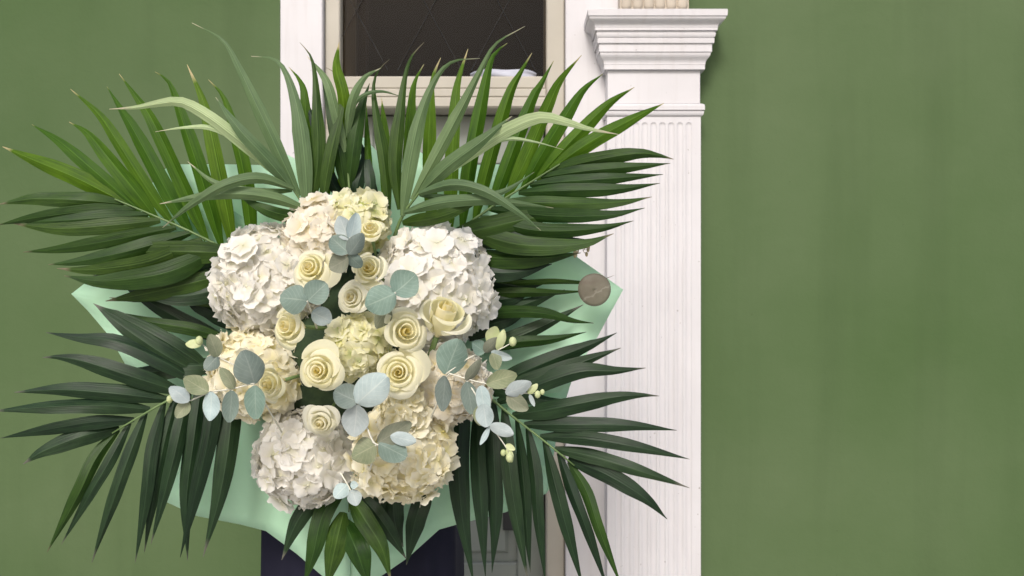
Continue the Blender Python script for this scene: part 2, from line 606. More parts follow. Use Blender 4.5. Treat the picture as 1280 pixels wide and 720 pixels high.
# door below the transom rail
DD = 1.835
dz1 = wz(136, DF) - .002
door = Geo().box(xs1 + .003, xs2 - .003, DD + .014, DD + .05, 0.012, dz1).obj('door', M['door_paint'], bld)
stile = 0.062
rails = [(wz(205, DD), dz1), (wz(724, DD), wz(704, DD)), (wz(478, DD), wz(455, DD)), (0.012, 0.20)]
for a, b in rails:
    Geo().box(xs1 + .003 + stile + .0005, xs2 - .003 - stile - .0005, DD, DD + .0135, a, b, bev=0.003).obj('rail', M['door_paint'], door)
for a, b in ((xs1 + .003, xs1 + .003 + stile), (xs2 - .003 - stile, xs2 - .003)):
    Geo().box(a, b, DD - .001, DD + .0135, 0.012, dz1, bev=0.003).obj('stile', M['door_paint'], door)
pz = [(0.20, wz(724, DD)), (wz(704, DD), wz(478, DD)), (wz(455, DD), wz(205, DD))]
for a, b in pz:
    g = Geo()
    xa, xb = xs1 + .003 + stile + .02, xs2 - .003 - stile - .02
    g.box(xa, xb, DD + .004, DD + .0138, a + .02, b - .02, bev=0.008)
    g.obj('panel', M['door_paint'], door)
lk = Geo().box(wx(629, DD - .002), wx(644, DD - .002), DD - .008, DD - .0015, wz(662, DD), wz(632, DD), bev=0.002).obj('dark_plate', M['black_metal'], door)  # small dark plate on the door below the paper edge


# pilaster -----------------------------------------------------------
def fluted(x0, x1, yf, yb, z0, z1, centres, hw, depth, zround, up=True):
    """slab whose front carries vertical flutes (depth>0) or reeds (depth<0) ending in a half round at zround"""
    xs = {x0, x1}
    for c in centres:
        for k in range(-6, 7):
            xs.add(round(c + hw * math.sin(k / 6 * math.pi / 2), 6))
        xs.add(round(c - hw * 1.02, 6))
        xs.add(round(c + hw * 1.02, 6))
    xs = sorted(xs)
    s = 1 if up else -1
    fr = [0, .35, .6, .8, .92, 1.0]
    rows = ([z0] + [zround + s * hw * t for t in fr] + [z1]) if up else ([z1] + [zround + s * hw * t for t in fr] + [z0])
    v, f = [], []
    for zi, z in enumerate(rows):
        t = (z - zround) * s / hw
        sc = 1.0 if t <= 0 else math.sqrt(max(0, 1 - t * t))
        for x in xs:
            y = yf
            for c in centres:
                if sc > 0.01 and abs(x - c) < hw * sc:
                    y = yf + depth * sc * math.sqrt(1 - ((x - c) / (hw * sc)) ** 2)
            v.append((x, y, z))
    nc = len(xs)
    f = grid_faces(len(rows), nc)
    b = len(v)
    for z in rows:
        v += [(x0, yb, z), (x1, yb, z)]
    for r in range(len(rows) - 1):
        f.append((b + 2 * r, r * nc, (r + 1) * nc, b + 2 * r + 2))
        f.append((r * nc + nc - 1, b + 2 * r + 1, b + 2 * r + 3, (r + 1) * nc + nc - 1))
    return v, f


DP = 1.71
px0, px1 = wx(759, DP), wx(876, DP)
PB = DW - .0035
fl = [wx(773 + 11 * i, DP) for i in range(9)]
g = Geo().add(fluted(px0, px1, DP, PB, 0.16, wz(145.5, DP), fl, 0.0068, 0.0026, wz(157, DP)))
pil = g.obj('pilaster', M['white_paint'], bld)


def ring_profile(x0, x1, yf, yb, prof):
    v = []
    for off, z in prof:
        v += [(x0 - off, yb, z), (x0 - off, yf - off, z), (x1 + off, yf - off, z), (x1 + off, yb, z)]
    f = grid_faces(len(prof), 4)
    f.append((3, 2, 1, 0))
    n = (len(prof) - 1) * 4
    f.append((n, n + 1, n + 2, n + 3))
    return v, f


def prof_px(lst, sc=0.72):
    return [(o * sc, wz(y, DP - o * sc)) for o, y in lst]


def arc(o0, y0, o1, y1, kind, n=6):
    r = []
    for i in range(n + 1):
        t = i / n
        if kind == 'ovolo':
            o = o0 + (o1 - o0) * math.sin(t * math.pi / 2)
            y = y0 + (y1 - y0) * (1 - math.cos(t * math.pi / 2))
        elif kind == 'cavetto':
            o = o0 + (o1 - o0) * (1 - math.cos(t * math.pi / 2))
            y = y0 + (y1 - y0) * math.sin(t * math.pi / 2)
        else:
            o = o0 + (o1 - o0) * (t - math.sin(2 * math.pi * t) / (2 * math.pi))
            y = y0 + (y1 - y0) * t
        r.append((o, y))
    return r


neck = [(0.001, 145.2)] + arc(.001, 145, .008, 139, 'ovolo') + [(.004, 138.6), (.004, 137.6), (.010, 137.2), (.010, 132.5)] + arc(.010, 132, .002, 129.6, 'cavetto', 4)
Geo().add(ring_profile(px0, px1, DP, PB, prof_px(neck))).obj('necking_moulding', M['white_paint'], pil)
Geo().box(px0 + .001, px1 - .001, DP + .001, PB, wz(129.5, DP), wz(86.5, DP), bev=0.001).obj('frieze', M['white_paint'], pil)
cap = [(.002, 87), (.010, 86.6), (.010, 81)] + arc(.011, 80.6, .024, 65, 'cyma', 8) + \
    [(.027, 64.5), (.027, 54)] + [(.032, 53.6), (.033, 48)] + arc(.030, 47.2, .036, 41, 'ovolo', 5) + \
    [(.034, 40.6), (.034, 38)] + [(.040, 37.6), (.040, 34)] + arc(.041, 33.6, .060, 19.5, 'cyma', 8) + [(.063, 19.2), (.064, 11.5), (.060, 11)]
Geo().add(ring_profile(px0, px1, DP, PB, prof_px(cap))).obj('capital', M['white_paint'], pil)
ux0, ux1 = wx(775, DP + .012), wx(861, DP + .012)
ul = [wx(783 + 14 * i, DP + .012) for i in range(6)]
Geo().add(fluted(ux0, ux1, DP + .012, PB, wz(10.5, DP), TOP - .015, ul, 0.0112, -0.007, wz(4, DP), up=False)).obj('upper_shaft', M['beige_paint'], pil)
Geo().box(px0 - .015, px1 + .015, DP - .015, PB, 0, .159, bev=.004).obj('plinth', M['white_paint'], pil)

# scrap of white paper lying behind the transom glass
DS = 1.791
sv, sf = [], []
cols = 18
for r in range(4):
    for i in range(cols):
        t = i / (cols - 1)
        top = 93 - 7.5 * math.sin(math.pi * t) ** 0.8 - 1.6 * math.sin(9 * t)
        p = P(588 + 82 * t, 97 + (top - 97) * r / 3, DS + .004 * math.sin(7 * t + 1.3 * r))
        sv.append(p)
sf = grid_faces(4, cols)
o0 = sv[0].copy()
scrap = link('paper_scrap', make_mesh('paper_scrap', [p - o0 for p in sv], sf, M['white_paper']), None, o0)
sm = scrap.modifiers.new('thickness', 'SOLIDIFY')
sm.thickness = .002
tag(scrap, 'crumpled white paper lying on the sill behind the dark transom glass', 'paper')

# ------------------------------------------------------------------ flower stand under navy cloth
DST = 1.21
st = empty('flower_stand', (wx(438, DST), 1.33, 0))
tag(st, 'navy cloth covered stand carrying the bouquet in front of the grey door', 'stand')


def cloth_column():
    v = []
    rows, seg = 20, 72
    hw = (wx(569, DST) - wx(438, DST))
    for r in range(rows):
        t = r / (rows - 1)
        z = 1.50 * (1 - t) + 0.004 * t
        for k in range(seg):
            a = 2 * math.pi * k / seg
            fold = 1 + (0.015 + .05 * t) * math.sin(9 * a + 2.2 * math.sin(a)) + .03 * t * math.sin(17 * a)
            ex = 0.55
            cx = math.copysign(abs(math.cos(a)) ** ex, math.cos(a)) * hw * fold * (1 + .06 * (t - .25))
            cy = math.copysign(abs(math.sin(a)) ** ex, math.sin(a)) * 0.115 * fold
            v.append((cx, cy, z))
    f = grid_faces(rows, seg, closed=True)
    v.append((0, 0, 1.51))
    for k in range(seg):
        f.append((len(v) - 1, (k + 1) % seg, k))
    return v, f


v, f = cloth_column()
link('cloth', make_mesh('cloth', v, f, M['navy']), st)
bs = Geo().box(-.14, .14, -.10, .10, 0.001, .02, bev=.004)
link('base_plate', make_mesh('base_plate', bs.v, bs.f, M['black_metal'], smooth=False), st)

# floral foam dome the stems are pushed into
fc = P(438, 434, 1.20)
fm = empty('floral_foam', fc)
tag(fm, 'dark green floral foam dome hidden between the flower heads', 'foam')
v = []
rows, seg = 12, 28
for r in range(rows):
    th = math.pi / 2 * r / (rows - 1)
    for k in range(seg):
        a = 2 * math.pi * k / seg
        q = Vector((math.cos(a) * math.cos(th) * .150, -math.sin(th) * .185, math.sin(a) * math.cos(th) * .155))
        q *= 1 + .04 * mnoise.noise(q * 40)
        v.append(q)
f = grid_faces(rows, seg, closed=True) + [tuple(range(seg))]
link('block', make_mesh('block', v, f, M['foam']), fm)

# ------------------------------------------------------------------ mint wrapping paper
DEN = 26


def paper_sheet(label, outer, inner, d_out, d_in, seed, ruffle=0.008):
    r_ = random.Random(seed)
    o = spline([Vector((x, y, 0)) for x, y in outer], 4) if False else None
    # straight edges with slightly softened corners: resample the outer polyline linearly
    L = [0]
    for a, b in zip(outer, outer[1:]):
        L.append(L[-1] + math.dist(a, b))

    def at(poly, LL, s):
        i = 0
        while i < len(poly) - 2 and s > LL[i + 1]:
            i += 1
        t = (s - LL[i]) / max(LL[i + 1] - LL[i], 1e-6)
        return poly[i][0] + (poly[i + 1][0] - poly[i][0]) * t, poly[i][1] + (poly[i + 1][1] - poly[i][1]) * t

    ss = sorted(set([L[-1] * i / DEN for i in range(DEN + 1)] + L))
    LI = [0]
    for a, b in zip(inner, inner[1:]):
        LI.append(LI[-1] + math.dist(a, b))
    nr = 9
    vs, fs = [], []
    ph = r_.uniform(0, 6)
    for k in range(nr):
        t = k / (nr - 1)
        for s in ss:
            ox, oy = at(outer, L, s)
            ix, iy = at(inner, LI, s / L[-1] * LI[-1])
            q = s / L[-1]
            d = d_in + (d_out - d_in) * t + ruffle * t * math.sin(q * 11 + ph) + .004 * t * math.sin(q * 23 + 2 * ph)
            vs.append(P(ix + (ox - ix) * t, iy + (oy - iy) * t, d))
    fs = grid_faces(nr, len(ss))
    org = P(*inner[len(inner) // 2], d_in)
    o = link('wrapping_paper', make_mesh('wrapping_paper', [p - org for p in vs], fs, M['paper']), None, org)
    s = o.modifiers.new('thickness', 'SOLIDIFY')
    s.thickness = 0.0005
    tag(o, label, 'wrapping paper', 'mint paper sheets wrapped behind the bouquet')
    return o


def mir(lst, j=0, seed=1, rot=0):
    r_ = random.Random(seed)
    out = []
    for p in lst:
        x, y = 876 - p[0] + r_.uniform(-j, j), p[1] + r_.uniform(-j, j)
        if rot:
            dx, dy = x - 438, y - 434
            c, s_ = math.cos(rot), math.sin(rot)
            x, y = 438 + dx * c - dy * s_, 434 + dx * s_ + dy * c
        out.append((x, y) + tuple(p[2:]))
    return out


A_out = [(600, 250), (660, 285), (718, 319), (779, 362), (762, 393), (747, 421), (725, 455), (700, 490)]
A_in = [(480, 330), (530, 380), (535, 440), (500, 520)]
A2_out = [(735, 370), (728, 440), (712, 484), (698, 530), (692, 570), (690, 604), (684, 616)]
A2_in = [(520, 380), (540, 430), (545, 480), (525, 530)]
B_out = [(692, 580), (683, 617), (633, 640), (570, 656), (549, 662), (510, 697), (474, 722), (438, 742)]
B_in = [(560, 480), (540, 520), (500, 540), (438, 550)]
C_out = [(436, 170), (455, 172), (478, 196), (500, 200), (522, 188), (548, 204), (600, 206), (664, 204), (700, 246), (722, 320)]
C_in = [(438, 380), (480, 380), (520, 390), (560, 420)]
paper_sheet('mint green paper sheet whose sharp corner points at the fluted pilaster', A_out, A_in, 1.128, 1.15, 3)
paper_sheet('pale mint paper layer between the lower big frond and the jamb board', A2_out, A2_in, 1.15, 1.165, 4)
paper_sheet('mint paper hanging below the cream hydrangea, cut across the navy stand', B_out, B_in, 1.145, 1.16, 5)
paper_sheet('mint paper standing up behind the bright upright palm leaflets', C_out, C_in, 1.168, 1.172, 6)
paper_sheet('mint paper sheet pointing at the green wall away from the pilaster', mir(A_out, 8, 3), mir(A_in), 1.128, 1.15, 7)
paper_sheet('mint paper hanging under the white hydrangea away from the pilaster', [(438, 742)] + mir(B_out[:-1], 6, 5)[::-1], mir(B_in)[::-1], 1.146, 1.161, 9)
paper_sheet('mint paper standing up behind the fronds near the green wall', mir(C_out, 4, 6), mir(C_in), 1.169, 1.173, 10)


# ------------------------------------------------------------------ palm fronds
def leaflet_geo(pts3, wpx, twist, fold, seed, rows=20):
    """folded blade: two flat halves that meet in a crisp midrib"""
    r_ = random.Random(seed)
    c = spline(pts3, rows)
    halves = ([-1, -.5, 0], [0, .5, 1])
    v, uv, fs = [], [], []
    ph = r_.uniform(0, 6.28)
    wav = r_.uniform(.03, .12)
    lop = r_.uniform(-.12, .12)
    for half in halves:
        off = len(v)
        for i, p in enumerate(c):
            t = i / (rows - 1)
            tg = (c[min(i + 1, rows - 1)] - c[max(i - 1, 0)]).normalized()
            view = Vector((p.x, p.y, p.z - CZ)).normalized() * -1
            nrm = (view - tg * view.dot(tg)).normalized()
            tw = twist[0] + (twist[1] - twist[0]) * t + .14 * math.sin(4 * t + ph)
            nrm = Quaternion(tg, tw) @ nrm
            side = tg.cross(nrm).normalized()
            if t < .30:
                prof = .32 + .68 * math.sin(t / .30 * math.pi / 2)
            elif t < .55:
                prof = 1.0 - .10 * (t - .30) / .25
            else:
                q = (t - .55) / .45
                prof = .90 * (1 - q ** 1.25) * (1 - .15 * q)
            if len(pts3) == 6 and t > .40:              # long drawn-out curling tip
                q = (t - .40) / .60
                prof = (1 - q ** .72) ** 1.05 + .07 * (1 - q)
            prof = max(prof, .03)
            hw = wpx * .53 * p.y / F * prof
            fd = fold * (1 - .35 * t)
            for s in half:
                sw = s * (1 + lop * (1 if s > 0 else -1))
                q = p + side * (sw * hw) - nrm * (fd * abs(s) * hw) + nrm * (wav * hw * abs(s) * math.sin(10 * t + ph + 2 * s))
                v.append(q)
                uv.append((s * .5 + .5, t))
        fs += grid_faces(rows, 3, off)
    return v, fs, uv


FROND_SEED = [100]


def frond(label, rachis, leaflets, mat, d0=None, rr=(2.6, 1.0), group='palm fronds fanned out around the flowers'):
    """rachis: [(px,py,d)...]; leaflets: dicts or tuples (points, width, d_base, d_tip, mat, twist)"""
    rp = [P(*p) for p in rachis]
    root = empty('palm_frond', rp[0])
    tag(root, label, 'palm frond', group)
    c = spline(rp, 12)
    v, f = tube(c, rr[0] / 1000, rr[1] / 1000, 6)
    link('rachis', make_mesh('rachis', [q - rp[0] for q in v], f, M['rachis']), root)
    for lf in leaflets:
        pts, wd, db, dt = lf[:4]
        mt = lf[4] if len(lf) > 4 and lf[4] else mat
        tw = lf[5] if len(lf) > 5 else None
        FROND_SEED[0] += 1
        r_ = random.Random(FROND_SEED[0])
        if tw is None:
            tw = (r_.uniform(-.35, .35), r_.uniform(-.35, .35))
        n = len(pts)
        L = [0]
        for a, b in zip(pts, pts[1:]):
            L.append(L[-1] + math.dist(a, b))
        p3 = []
        for (x, y), l in zip(pts, L):
            t = l / L[-1]
            p3.append(P(x, y, db + (dt - db) * t - .018 * math.sin(math.pi * t)))
        v, f, uv = leaflet_geo(p3, wd / max(.8, math.cos(tw[0] * .7)), tw, r_.uniform(.15, .6), FROND_SEED[0])
        link('leaflet', make_mesh('leaflet', [q - rp[0] for q in v], f, M[mt], uv), root)
    return root


def mir_frond(label, rachis, leaflets, mat, rot, j, seed, dshift=0.0):
    r_ = random.Random(seed)
    ra = [(x, y, d) for (x, y, d) in mir(rachis, 0, seed, rot)]
    lv = []
    for lf in leaflets:
        pts = mir(lf[0], 0, seed, rot)
        jx, jy = r_.uniform(-j, j), r_.uniform(-j, j)
        m = len(pts) - 1
        pts = [(x + jx * (i / m) ** 2, y + jy * (i / m) ** 2) for i, (x, y) in enumerate(pts)]
        lv.append((pts, lf[1] * r_.uniform(.88, 1.12), lf[2] + dshift, lf[3] + dshift, lf[4] if len(lf) > 4 else None))
    return frond(label, ra, lv, mat)


B = 'leaf_bright'
MI = 'leaf_mid'
DK = 'leaf_dark'
GR = 'leaf_grey'
PA = 'leaf_pale'
# F1: upright bright leaflets on one side, right-pointing ones on the other
F1_r = [(520, 345, 1.10), (560, 300, 1.085), (610, 262, 1.075), (655, 233, 1.07), (700, 205, 1.065)]
F1 = [
    ([(540, 300), (535, 204), (537, 150), (540, 100), (551, 72)], 17, 1.11, 1.12, B),
    ([(563, 290), (564, 235), (568, 150), (572, 105), (585, 61)], 17, 1.105, 1.12, B),
    ([(578, 284), (587, 213), (603, 124), (615, 72), (634, 54)], 19, 1.10, 1.12, B),
    ([(594, 274), (612, 204), (636, 121), (650, 92), (665, 66)], 19, 1.10, 1.12, B),
    ([(612, 264), (632, 213), (664, 127), (676, 105), (692, 76)], 18, 1.095, 1.12, B),
    ([(632, 250), (657, 200), (684, 137), (700, 102), (727, 69)], 18, 1.09, 1.11, B),
    ([(652, 238), (676, 195), (702, 152), (728, 113), (754, 92)], 18, 1.085, 1.10, B),
    ([(670, 225), (694, 198), (722, 168), (760, 130), (793, 109)], 18, 1.08, 1.10, B),
    ([(688, 212), (716, 192), (747, 172), (792, 148), (830, 129)], 19, 1.075, 1.09, B),
    ([(690, 213), (740, 201), (795, 192), (822, 194), (842, 199)], 19, 1.07, 1.05, MI),
    ([(676, 222), (730, 214), (795, 208), (838, 204)], 17, 1.07, 1.05, MI),
    ([(662, 231), (720, 226), (780, 222), (829, 218)], 17, 1.07, 1.05, MI),
    ([(648, 240), (710, 238), (775, 236), (825, 229)], 18, 1.07, 1.05, MI),
    ([(630, 252), (700, 254), (770, 253), (815, 246)], 19, 1.07, 1.05, MI),
    ([(614, 262), (690, 270), (760, 269), (806, 260)], 19, 1.07, 1.05, MI),
    ([(600, 272), (670, 288), (745, 286), (792, 276)], 20, 1.07, 1.05, MI),
    ([(584, 288), (650, 306), (725, 305), (767, 292)], 25, 1.07, 1.05, MI),
    ([(560, 296), (610, 285), (670, 272), (720, 268)], 26, 1.075, 1.065, MI),
    ([(566, 300), (630, 300), (690, 300), (740, 300)], 24, 1.08, 1.065, DK),
    ([(568, 318), (620, 322), (680, 322), (726, 316)], 24, 1.085, 1.075, MI),
    ([(560, 330), (610, 340), (650, 340), (690, 330)], 24, 1.09, 1.08, DK),
]
frond('broad palm frond with bright upright leaflets reaching the transom and pilaster', F1_r, F1, B)

# F2: grey-green leaflets bending over in front
F2_r = [(488, 310, 1.05), (502, 272, 1.04), (520, 246, 1.03), (540, 222, 1.025), (556, 204, 1.02)]
F2 = [
    ([(526, 240), (560, 208), (600, 178), (640, 145)], 19, 1.02, 1.00, GR, (.2, .2)),
    ([(534, 232), (570, 204), (606, 180), (640, 160), (675, 147), (705, 152), (735, 161), (773, 168)], 18, 1.04, .99, PA, (.1, .3)),
    ([(530, 236), (566, 208), (600, 184), (635, 174), (670, 178), (704, 187)], 11, 1.045, 1.01, PA, (.1, .3)),
    ([(523, 242), (565, 231), (605, 239), (645, 263), (676, 288)], 14, 1.02, .985, GR, (.2, -.2)),
    ([(505, 266), (550, 254), (600, 250), (645, 254), (692, 260)], 15, 1.03, 1.0, GR, (.2, .2)),
    ([(503, 279), (545, 272), (575, 262), (600, 252)], 18, 1.04, 1.02, MI, (.2, .2)),
    ([(524, 244), (570, 249), (625, 241), (668, 215)], 10, 1.05, 1.04, GR),
    ([(515, 250), (545, 196), (580, 130), (601, 88), (620, 55), (656, 33)], 16, 1.03, 1.04, GR, (.1, .5)),
    ([(503, 270), (512, 204), (526, 143), (545, 98), (566, 77), (600, 73)], 18, 1.035, 1.05, GR, (-.1, .4)),
    ([(500, 262), (495, 204), (501, 140), (507, 95), (515, 70), (530, 53)], 17, 1.04, 1.06, MI, (.2, .4)),
    ([(486, 262), (480, 200), (470, 142), (467, 108), (473, 88), (487, 74)], 15, 1.045, 1.06, MI, (.1, .6)),
    ([(480, 250), (481, 200), (480, 160), (477, 122)], 13, 1.07, 1.09, B),
    ([(506, 250), (509, 190), (514, 124), (519, 100), (530, 80)], 14, 1.075, 1.09, B),
    ([(466, 260), (462, 220), (459, 170), (458, 130)], 9, 1.075, 1.09, B),
]
frond('grey green palm frond with leaflets arching over in front of the bright one', F2_r, F2, GR)

# frond crossing over the top of the bouquet
F0_r = [(440, 320, 1.07), (438, 260, 1.06), (434, 200, 1.055), (430, 160, 1.05)]
F0 = [
    ([(436, 235), (441, 190), (449, 145), (462, 104)], 19, 1.06, 1.07, MI),
    ([(432, 172), (440, 125), (455, 97), (476, 85)], 11, 1.05, 1.05, GR),
    ([(431, 150), (450, 122), (475, 114), (503, 121)], 5, 1.05, 1.05, GR),
    ([(440, 262), (447, 232), (455, 200), (452, 180)], 14, 1.07, 1.085, DK),
    ([(440, 275), (462, 240), (460, 205), (452, 178)], 14, 1.065, 1.08, DK),
    ([(474, 268), (464, 235), (458, 205), (446, 170)], 12, 1.07, 1.085, DK),
    ([(432, 240), (424, 190), (414, 140), (402, 96)], 17, 1.06, 1.07, MI),
    ([(432, 190), (420, 140), (408, 100), (384, 70)], 13, 1.05, 1.06, GR),
    ([(431, 165), (428, 120), (420, 84), (424, 52)], 15, 1.05, 1.06, B),
    ([(434, 258), (412, 220), (398, 170), (380, 118)], 16, 1.07, 1.08, DK),
]
frond('dark upright palm frond rising over the middle of the bouquet', F0_r, F0, MI)

# F3: dark narrow leaflets in front of the mint paper corner
F3_r = [(560, 400, 1.10), (590, 384, 1.10), (620, 372, 1.10), (640, 366, 1.10)]
F3 = [
    ([(590, 352), (640, 354), (690, 352), (740, 353), (768, 344)], 9, 1.105, 1.10, MI, (.5, .9)),
    ([(590, 372), (630, 366), (690, 366), (738, 364)], 13, 1.105, 1.10, MI, (.2, .8)),
    ([(590, 412), (630, 390), (668, 376), (706, 362)], 18, 1.115, 1.11, DK),
    ([(585, 396), (630, 391), (680, 392), (715, 401), (742, 404)], 16, 1.10, 1.085, MI, (.1, .3)),
    ([(590, 440), (640, 424), (690, 402), (729, 381)], 19, 1.115, 1.11, DK, (.1, .1)),
    ([(595, 436), (640, 428), (690, 424), (733, 415)], 15, 1.105, 1.10, MI, (.1, .2)),
    ([(580, 346), (610, 350), (650, 358), (690, 350)], 22, 1.11, 1.11, DK),
    ([(580, 386), (610, 376), (640, 372), (672, 358)], 24, 1.112, 1.11, DK),
    ([(585, 424), (615, 405), (640, 398), (664, 386)], 22, 1.114, 1.11, DK),
]
frond('small dark palm frond lying against the mint paper corner', F3_r, F3, DK)

# F4: big lower frond
F4_r = [(560, 440, 1.08), (600, 485, 1.07), (640, 520, 1.055), (680, 551, 1.045), (718, 582, 1.04)]
F4 = [
    ([(606, 488), (660, 462), (730, 434), (750, 426), (771, 416)], 24, 1.075, 1.06, DK, (.2, .2)),
    ([(616, 494), (670, 476), (730, 452), (776, 435)], 22, 1.07, 1.05, DK, (.3, .2)),
    ([(622, 503), (670, 482), (725, 465), (770, 464), (807, 460)], 23, 1.065, 1.04, DK, (.0, .2)),
    ([(640, 519), (700, 509), (765, 497), (800, 494), (824, 495)], 22, 1.06, 1.03, DK, (.0, .2)),
    ([(655, 531), (715, 531), (785, 532), (846, 538)], 19, 1.055, 1.03, DK, (.0, .1)),
    ([(675, 546), (735, 549), (800, 560), (862, 574)], 18, 1.05, 1.02, DK, (.0, .1)),
    ([(693, 561), (745, 572), (800, 589), (862, 610)], 18, 1.05, 1.02, DK, (.0, .1)),
    ([(710, 574), (755, 592), (805, 622), (834, 649)], 22, 1.05, 1.02, DK, (.0, .1)),
    ([(580, 470), (573, 560), (577, 640), (592, 730)], 27, 1.085, 1.06, DK, (.1, .2)),
    ([(600, 485), (597, 560), (602, 640), (607, 722)], 21, 1.07, 1.05, DK, (.6, .2)),
    ([(616, 499), (617, 570), (620, 645), (615, 716)], 22, 1.075, 1.06, DK, (.0, .2)),
    ([(630, 511), (637, 590), (647, 655), (660, 726)], 20, 1.065, 1.05, DK, (.0, .2)),
    ([(645, 524), (653, 590), (658, 655), (663, 716)], 15, 1.07, 1.06, DK, (.7, .2)),
    ([(659, 535), (668, 592), (672, 648), (682, 730)], 16, 1.06, 1.05, DK, (.5, .2)),
    ([(680, 551), (694, 607), (708, 659), (729, 735)], 18, 1.05, 1.04, DK, (.4, .2)),
    ([(698, 566), (717, 620), (735, 667), (760, 738)], 15, 1.05, 1.04, DK, (.3, .2)),
    ([(711, 577), (733, 614), (749, 662), (778, 736)], 15, 1.05, 1.03, MI, (.2, .2)),
    ([(590, 478), (640, 486), (680, 500), (716, 500)], 22, 1.08, 1.07, DK),
]
frond('large dark palm frond spreading below towards the pilaster foot', F4_r, F4, DK)

# F5: bottom fronds over the navy stand
F5_r = [(438, 560, 1.09), (438, 600, 1.085), (436, 640, 1.08)]
F5 = [
    ([(436, 618), (455, 648), (476, 682), (489, 726)], 24, 1.07, 1.04, MI, (.2, .2)),
    ([(430, 650), (446, 690), (462, 735)], 30, 1.06, 1.04, MI, (.1, .1)),
    ([(452, 620), (480, 655), (508, 699)], 19, 1.08, 1.08, DK, (.4, .2)),
    ([(528, 590), (526, 625), (518, 655), (508, 706)], 25, 1.105, 1.10, DK, (.1, .1)),
    ([(488, 600), (491, 626), (494, 655), (504, 684)], 24, 1.105, 1.11, DK, (.1, .1)),
    ([(450, 600), (466, 622), (480, 648), (486, 660)], 26, 1.10, 1.11, DK, (.1, .1)),
    ([(430, 640), (420, 680), (408, 735)], 28, 1.06, 1.05, MI, (.1, .1)),
    ([(430, 610), (405, 640), (392, 690), (380, 730)], 24, 1.07, 1.05, MI, (.1, .1)),
    ([(420, 600), (392, 625), (370, 655), (352, 700)], 22, 1.08, 1.06, DK, (.1, .1)),
]
frond('short palm frond hanging over the paper edge on the navy stand', F5_r, F5, MI)

# the half of the fan away from the pilaster
mir_frond('broad palm frond with upright leaflets standing before the green wall', F1_r, F1, B, math.radians(-9), 14, 21)
mir_frond('grey green palm frond bending over in front of the green wall', F2_r, F2, GR, math.radians(4), 14, 22)
mir_frond('small dark palm frond against the paper corner by the green wall', F3_r, F3, DK, math.radians(5), 10, 23)
mir_frond('large dark palm frond spreading low in front of the green wall', F4_r, F4, DK, math.radians(8), 14, 24)


# ------------------------------------------------------------------ roses
def petal_geo(i, n, R, openness, r_):
    t = i / (n - 1)
    th0 = i * 2.399963 + r_.uniform(-.2, .2)
    aw = 1.9 - .95 * t
    rb = .04 + .10 * t
    rim = .05 + .80 * t ** 1.35 * (.42 + .58 * openness)
    h = .74 - (.10 + .50 * openness) * t ** 1.5
    curl = (.03 + .30 * t * (.35 + .65 * openness)) * r_.uniform(.7, 1.25)
    bulge = (.16 + .12 * (1 - openness)) * (.35 + .65 * t)
    ph = r_.uniform(0, 6.28)
    nu, nv = 13, 12
    v, tint, uv = [], [], []
    for b in range(nv):
        q = b / (nv - 1)
        for a in range(nu):
            u = -1 + 2 * a / (nu - 1)
            top = 1 - .24 * abs(u) ** 2.4 + .03 * (1 - abs(u)) * math.sin(ph)
            qq = q * top
            th = th0 + u * aw * (.5 + .5 * math.sin(min(1, qq * 1.5) * math.pi / 2)) * (1 + .12 * math.sin(ph * 3))
            s = max(0, (qq - .70) / .30)
            r = rb + (rim - rb) * qq ** .8 + bulge * math.sin(math.pi * qq ** .8) + curl * .75 * s ** 1.6
            r += .03 * u + .02 * math.sin(3.2 * u + ph) * qq ** 3
            r += curl * .5 * abs(u) ** 3 * s
            z0 = -.60 + .34 * t * openness
            z = z0 + (h - z0) * math.sin(qq * math.pi / 2) ** .9 - curl * .75 * s ** 2 + .025 * math.sin(3.6 * u + 2 * ph) * qq ** 3
            v.append(Vector((math.cos(th) * r, math.sin(th) * r, z)) * R)
            g = min(1, .04 + .80 * t ** .8 + .25 * (s - .3) * (.3 + t))
            tint.append((max(0, g), q, 0))
            uv.append((a / (nu - 1), q))
    return v, grid_faces(nv, nu), tint, uv


ROSES = {}


def rose_meshes(kind):
    if kind in ROSES:
        return ROSES[kind]
    seed, n, op, mt = {'open': (3, 14, 1.0, 'rose'), 'goblet': (21, 10, .62, 'rose'), 'half': (5, 12, .78, 'rose'), 'bud': (9, 12, .42, 'rose'),
                       'ivory': (12, 14, .95, 'rose_pale'), 'half_b': (15, 13, .82, 'rose')}[kind]
    r_ = random.Random(seed)
    ms = []
    for i in range(n):
        v, f, tn, uv = petal_geo(i, n, 1.0, op, r_)
        ms.append(make_mesh('petal', v, f, M[mt], uv, tn))
    # sepals and stem
    g = Geo().add(tube([Vector((0, 0, -.6)), Vector((0, 0, -2.2))], .09, .07, 7))
    stem = make_mesh('stem', g.v, g.f, M['sepal'])
    ROSES[kind] = (ms, stem)
    return ROSES[kind]


def dome_d(px, py):
    r2 = ((px - 438) / 185) ** 2 + ((py - 434) / 195) ** 2
    return .955 + .085 * min(1.2, r2)


def rose(label, px, py, rpx, kind, face, dd=0.0, spin=0.0):
    """face: (right, up) components of the direction the bloom looks, the rest points at the viewer's side"""
    d = dome_d(px, py) + dd
    R = rpx * d / F
    axis = Vector((face[0], -1.0, face[1])).normalized()
    root = empty('rose', P(px, py, d))
    root.rotation_mode = 'QUATERNION'
    root.rotation_quaternion = axis.to_track_quat('Z', 'Y') @ Quaternion((0, 0, 1), spin)
    tag(root, label, 'rose', 'cream roses set among the hydrangeas')
    ms, stem = rose_meshes(kind)
    for m_ in ms:
        o = link('petal', m_, root)
        o.scale = (R, R, R * (1.3 if kind == 'bud' else 1))
    o = link('stem', stem, root)
    o.scale = (R, R, R)
    return root


